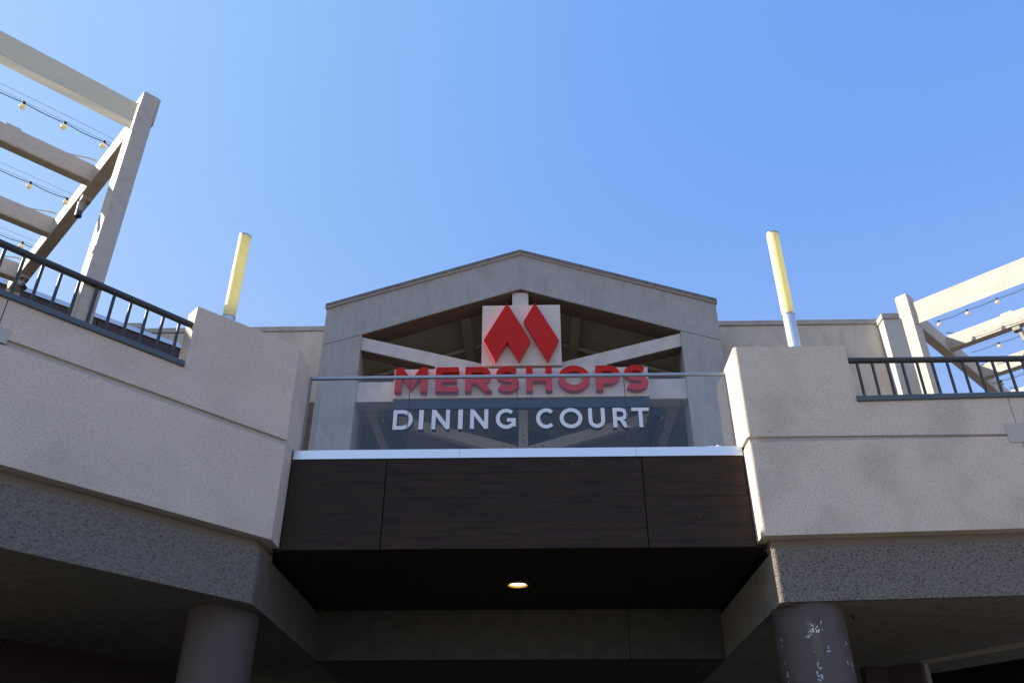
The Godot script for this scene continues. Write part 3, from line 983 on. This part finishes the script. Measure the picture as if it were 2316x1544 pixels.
func railings() -> void:
	var t := thing("railing", "dark grey pipe railing with thin balusters climbing along the angled left parapet", "railing", v3(lp(2.5, 0.06), 6.3))
	var far := 7.2
	var y0 := func(s: float) -> float: return 6.30 + 0.037 * (s - 1.4)
	var ytop := func(s: float) -> float: return 6.905 + 0.045 * (s - 1.4)
	part_tube("top_rail", [v3(lp(1.37, 0.07), ytop.call(1.37)), v3(lp(far, 0.07), ytop.call(far))], 0.04, M.dark_paint, t, 16)
	part_bar("bottom_rail", v3(lp(1.42, 0.07), y0.call(1.42) + 0.036), v3(lp(far, 0.07), y0.call(far) + 0.036), 0.20, 0.07, M.sill_paint, t)
	for i in 28:
		var s := 1.546 + 0.1925 * i
		part_tube("baluster", [v3(lp(s, 0.07), y0.call(s) + 0.06), v3(lp(s, 0.07), ytop.call(s) - 0.02)], 0.018, M.dark_paint, t, 10)
	t = thing("railing", "dark blue-grey pipe railing with thin balusters along the level right parapet", "railing", Vector3(5, 6.3, -9.5))
	var yb := func(x: float) -> float: return 6.285 + 0.018 * (x - 4.04)
	part_tube("top_rail", [Vector3(4.03, 6.905, -9.47), Vector3(9.4, 6.905, -9.47)], 0.04, M.dark_paint, t, 16)
	part_bar("bottom_rail", Vector3(4.035, yb.call(4.035) + 0.036, -9.47), Vector3(9.4, yb.call(9.4) + 0.036, -9.47), 0.20, 0.07, M.sill_paint, t)
	for i in 27:
		var x := 4.175 + 0.1895 * i
		part_tube("baluster", [Vector3(x, yb.call(x) + 0.06, -9.47), Vector3(x, 6.885, -9.47)], 0.018, M.dark_paint, t, 10)

func lamps() -> void:
	for a in [[Vector3(-4.106, 5.84, -9.614), "pale yellow tube lamp standing behind the left stucco pier"], [Vector3(3.53, 5.84, -9.745), "pale yellow tube lamp on a silver post behind the right square pier"]]:
		var c: Vector3 = a[0]
		var t := thing("tube_lamp", a[1], "lamp", c, "yellow tube lamps")
		var low := 7.775
		var high := low + 1.375
		var st := mb()
		lathe(st, Vector3(c.x, 0, c.z), [Vector2(0.082, 5.84), Vector2(0.082, low - 0.012)], 36)
		obj("post", st, M.silver, t)
		st = mb()
		lathe(st, Vector3(c.x, 0, c.z), [Vector2(0.088, low - 0.012), Vector2(0.088, low + 0.006), Vector2(0.08, low + 0.006)], 36)
		obj("collar", st, M.rail_steel, t)
		st = mb()
		lathe(st, Vector3(c.x, 0, c.z), [Vector2(0.085, low + 0.006), Vector2(0.085, high)], 40)
		obj("tube", st, M.lamp_tube, t)
		st = mb()
		lathe(st, Vector3(c.x, 0, c.z), [Vector2(0.0, high), Vector2(0.088, high), Vector2(0.09, high + 0.018), Vector2(0.0, high + 0.022)], 36)
		obj("cap", st, M.rail_steel, t)

# a pergola frame at right angles to its terrace edge: along points towards the viewer's side, inward away from it
func pergola(p: Vector3, side: float) -> void:
	var u := Vector3(side, 0, 1).normalized()
	var v := Vector3(side, 0, -1).normalized()
	var where := "left" if side < 0 else "right"
	var at := func(a: float, y: float, b: float) -> Vector3: return p + u * a + v * b + Vector3(0, y, 0)
	var t := thing("pergola", "beige steel pergola with cross beams over the %s terrace" % where, "pergola", p + Vector3(0, 5.84, 0))
	var bays := [0.0, 4.6]
	for k in bays.size():
		var a: float = bays[k]
		part_bar("post", at.call(a, 5.84, 0.0), at.call(a, 9.93, 0.0), 0.2, 0.32, M.pergola, t, v, 0.016)
		part_bar("head_plate", at.call(a - 0.111, 9.50, 0.0), at.call(a - 0.111, 9.926, 0.0), 0.022, 0.30, M.pergola, t, v, 0.006)
		part_bar("post", at.call(a, 5.84, 5.0), at.call(a, 9.36, 5.0), 0.2, 0.2, M.pergola, t, v, 0.012)
		part_bar("main_beam", at.call(a, 9.535, 0.17), at.call(a, 9.535, 5.1), 0.17, 0.335, M.pergola, t, Vector3.UP, 0.012)
	for k in 3:
		var b: float = 1.46 + 1.59 * k
		part_bar("cross_beam", at.call(0.085, 9.55, b), at.call(4.515, 9.55, b), 0.16, 0.285, M.pergola, t, Vector3.UP, 0.012)
		# flexible conduit at the joint with the main beam
		var pts := []
		for i in 9:
			var f := i / 8.0
			pts.append(at.call(0.088 + (0.42 if side < 0 else 0.22) * f, 9.690 + 0.10 * (0.5 + 0.5 * cos(f * PI)), b + (-0.05 if side < 0 else 0.0)))
		part_tube("conduit", pts, 0.011, M.pergola if side < 0 else M.fitting_dark, t, 8)
		part_bar("bracket_plate", at.call(1.05, 9.715, b), at.call(1.24, 9.715, b), 0.1, 0.05, M.pergola, t)
	# banner stretched along the outer edge
	var bn := thing("canvas_banner", ("grey translucent canvas strip stretched along the %s pergola's outer edge" if side < 0 else "bright sunlit canvas strip stretched along the %s pergola's outer edge") % where, "banner", at.call(0.1, 9.3, -0.1))
	banner(bn, at, 0.115, 4.4, 9.415 if side < 0 else 9.31, 9.735, M.canvas, "cloth", side)
	if side < 0:
		banner(bn, at, 0.115, 4.4, 9.29, 9.415, M.canvas_thin, "hem", side)
	for y in [9.74, 9.30]:
		part_tube("stay_wire", [at.call(-0.02, y, -0.11), at.call(0.13, y, -0.1)], 0.005, M.wire, bn, 6)
	# strings of globe bulbs and plain wires along the beams
	var rows := [[0.42, 9.345, 0.25, 0.484], [2.02, 9.43, 0.18, 0.484], [3.55, 9.44, 0.3, 0.484]] if side < 0 else [[1.01, 9.83, 0.141, 0.51], [2.69, 9.86, 0.594, 0.49], [3.49, 9.47, 0.239, 0.48]]
	var order := ["outermost", "middle", "innermost"]
	for k in rows.size():
		var r: Array = rows[k]
		var s := thing("string_light", "%s string of small white globe bulbs on a black cable under the %s pergola" % [order[k], where], "string lights", at.call(0.1, r[1], r[0]), "strings of globe lights on the pergolas")
		var pts := []
		var ends := [0.09, r[2]]
		while ends[-1] + r[3] < 4.45:
			ends.append(ends[-1] + r[3])
		ends.append(4.5)
		for i in ends.size() - 1:
			for j in 6:
				var f := j / 6.0
				pts.append(at.call(lerpf(ends[i], ends[i + 1], f), r[1] - 0.018 * sin(f * PI) + 0.0015 * sin(i * 2.1 + j), r[0]))
		pts.append(at.call(4.5, r[1], r[0]))
		part_tube("cable", pts, 0.0055, M.cable, s, 6)
		part_tube("support_wire", [at.call(0.09, r[1] + 0.022, r[0]), at.call(4.5, r[1] + 0.022, r[0])], 0.0022, M.wire, s, 5)
		part_tube("support_wire", [at.call(0.09, r[1] + 0.09, r[0] - 0.03), at.call(4.5, r[1] + 0.09, r[0] - 0.03)], 0.0022, M.wire, s, 5)
		for i in range(1, ends.size() - 1):
			var c: Vector3 = at.call(ends[i], r[1], r[0])
			var st := mb()
			lathe(st, c, [Vector2(0.0, -0.036), Vector2(0.018, -0.034), Vector2(0.02, 0.012), Vector2(0.012, 0.02), Vector2(0.0, 0.021)], 10)
			var bs := obj("socket", st, M.cable, s)
			st = mb()
			ball(st, c + Vector3(0, -0.066, 0), 0.037)
			obj("bulb", st, M.bulb, bs)
	# spotlights under the beams
	var spots := [[0.0, 1.72, 0, -1.0, "beneath the left pergola's main beam near the second string"], [0.0, 4.32, 0, -1.0, "at the far end of the left pergola's main beam"], [1.33, 1.46, 1, -1.0, "beneath the left pergola's outer cross beam"]] if side < 0 else [[1.22, 1.46, 2, -1.0, "beneath the right pergola's outer cross beam"]]
	for q in spots:
		var y := 9.365 if q[2] == 0 else 9.405
		var c: Vector3 = at.call(q[0], y, q[1])
		var s := thing("spotlight", "small beige and black spotlight " + q[4], "spotlight", c, "spotlights on the pergolas")
		part_bar("junction_box", c + Vector3(0, -0.002, 0), c + Vector3(0, -0.07, 0), 0.13, 0.13, M.fitting, s, v, 0.01)
		var n: Vector3 = c + Vector3(0, -0.07, 0)
		part_tube("arm", [n, n + Vector3(0, -0.05, 0), n + u * 0.03 * side + Vector3(0, -0.08, 0)], 0.017, M.fitting, s, 8)
		var h: Vector3 = n + Vector3(0.0, -0.08, 0) + u * 0.045
		var aim: Vector3 = [Vector3(0.12, -1, 0.05), Vector3(-0.65, -0.6, 0.5), Vector3(0.15, -1, 0.05)][q[2]] if not (q[1] > 4.0) else Vector3(0.75, -0.75, 0.3)
		aim = aim.normalized()
		part_tube("housing", [h - aim * 0.03, h + aim * 0.13], 0.042, M.fitting, s, 14)
		var st := mb()
		tube(st, [h + aim * 0.132, h + aim * 0.215], 0.046, 14, false)
		tube(st, [h + aim * 0.20, h + aim * 0.132], 0.040, 14, true)
		obj("hood", st, M.fitting_dark, s)

func banner(parent: Node3D, at: Callable, a0: float, a1: float, y0: float, y1: float, m: Material, called: String, side: float) -> void:
	var st := mb()
	var nu := 48
	var nv := 6
	var off := func(a: float, f: float) -> float:
		return -0.10 + 0.010 * sin(a * 7.0 + f * 2.2) * f * (1.0 - f) * 4.0 + 0.008 * sin(a * 17.0 - f * 5.0) * f * (1.0 - f) * (1.0 if a > 1.0 else 0.3)
	var pt := func(i: int, j: int, back: float) -> Vector3:
		var f := float(j) / nv
		var a := lerpf(a0, a1, float(i) / nu)
		return at.call(a, lerpf(y0, y1, f) + 0.012 * sin(PI * (a - a0) / (a1 - a0)) * (f - 0.5), off.call(a, f) + back)
	for i in nu:
		for j in nv:
			var c := [pt.call(i, j, 0.0), pt.call(i + 1, j, 0.0), pt.call(i + 1, j + 1, 0.0), pt.call(i, j + 1, 0.0)]
			if side > 0:
				quad(st, c[0], c[1], c[2], c[3])
			else:
				quad(st, c[3], c[2], c[1], c[0])
	obj(called, st, m, parent)
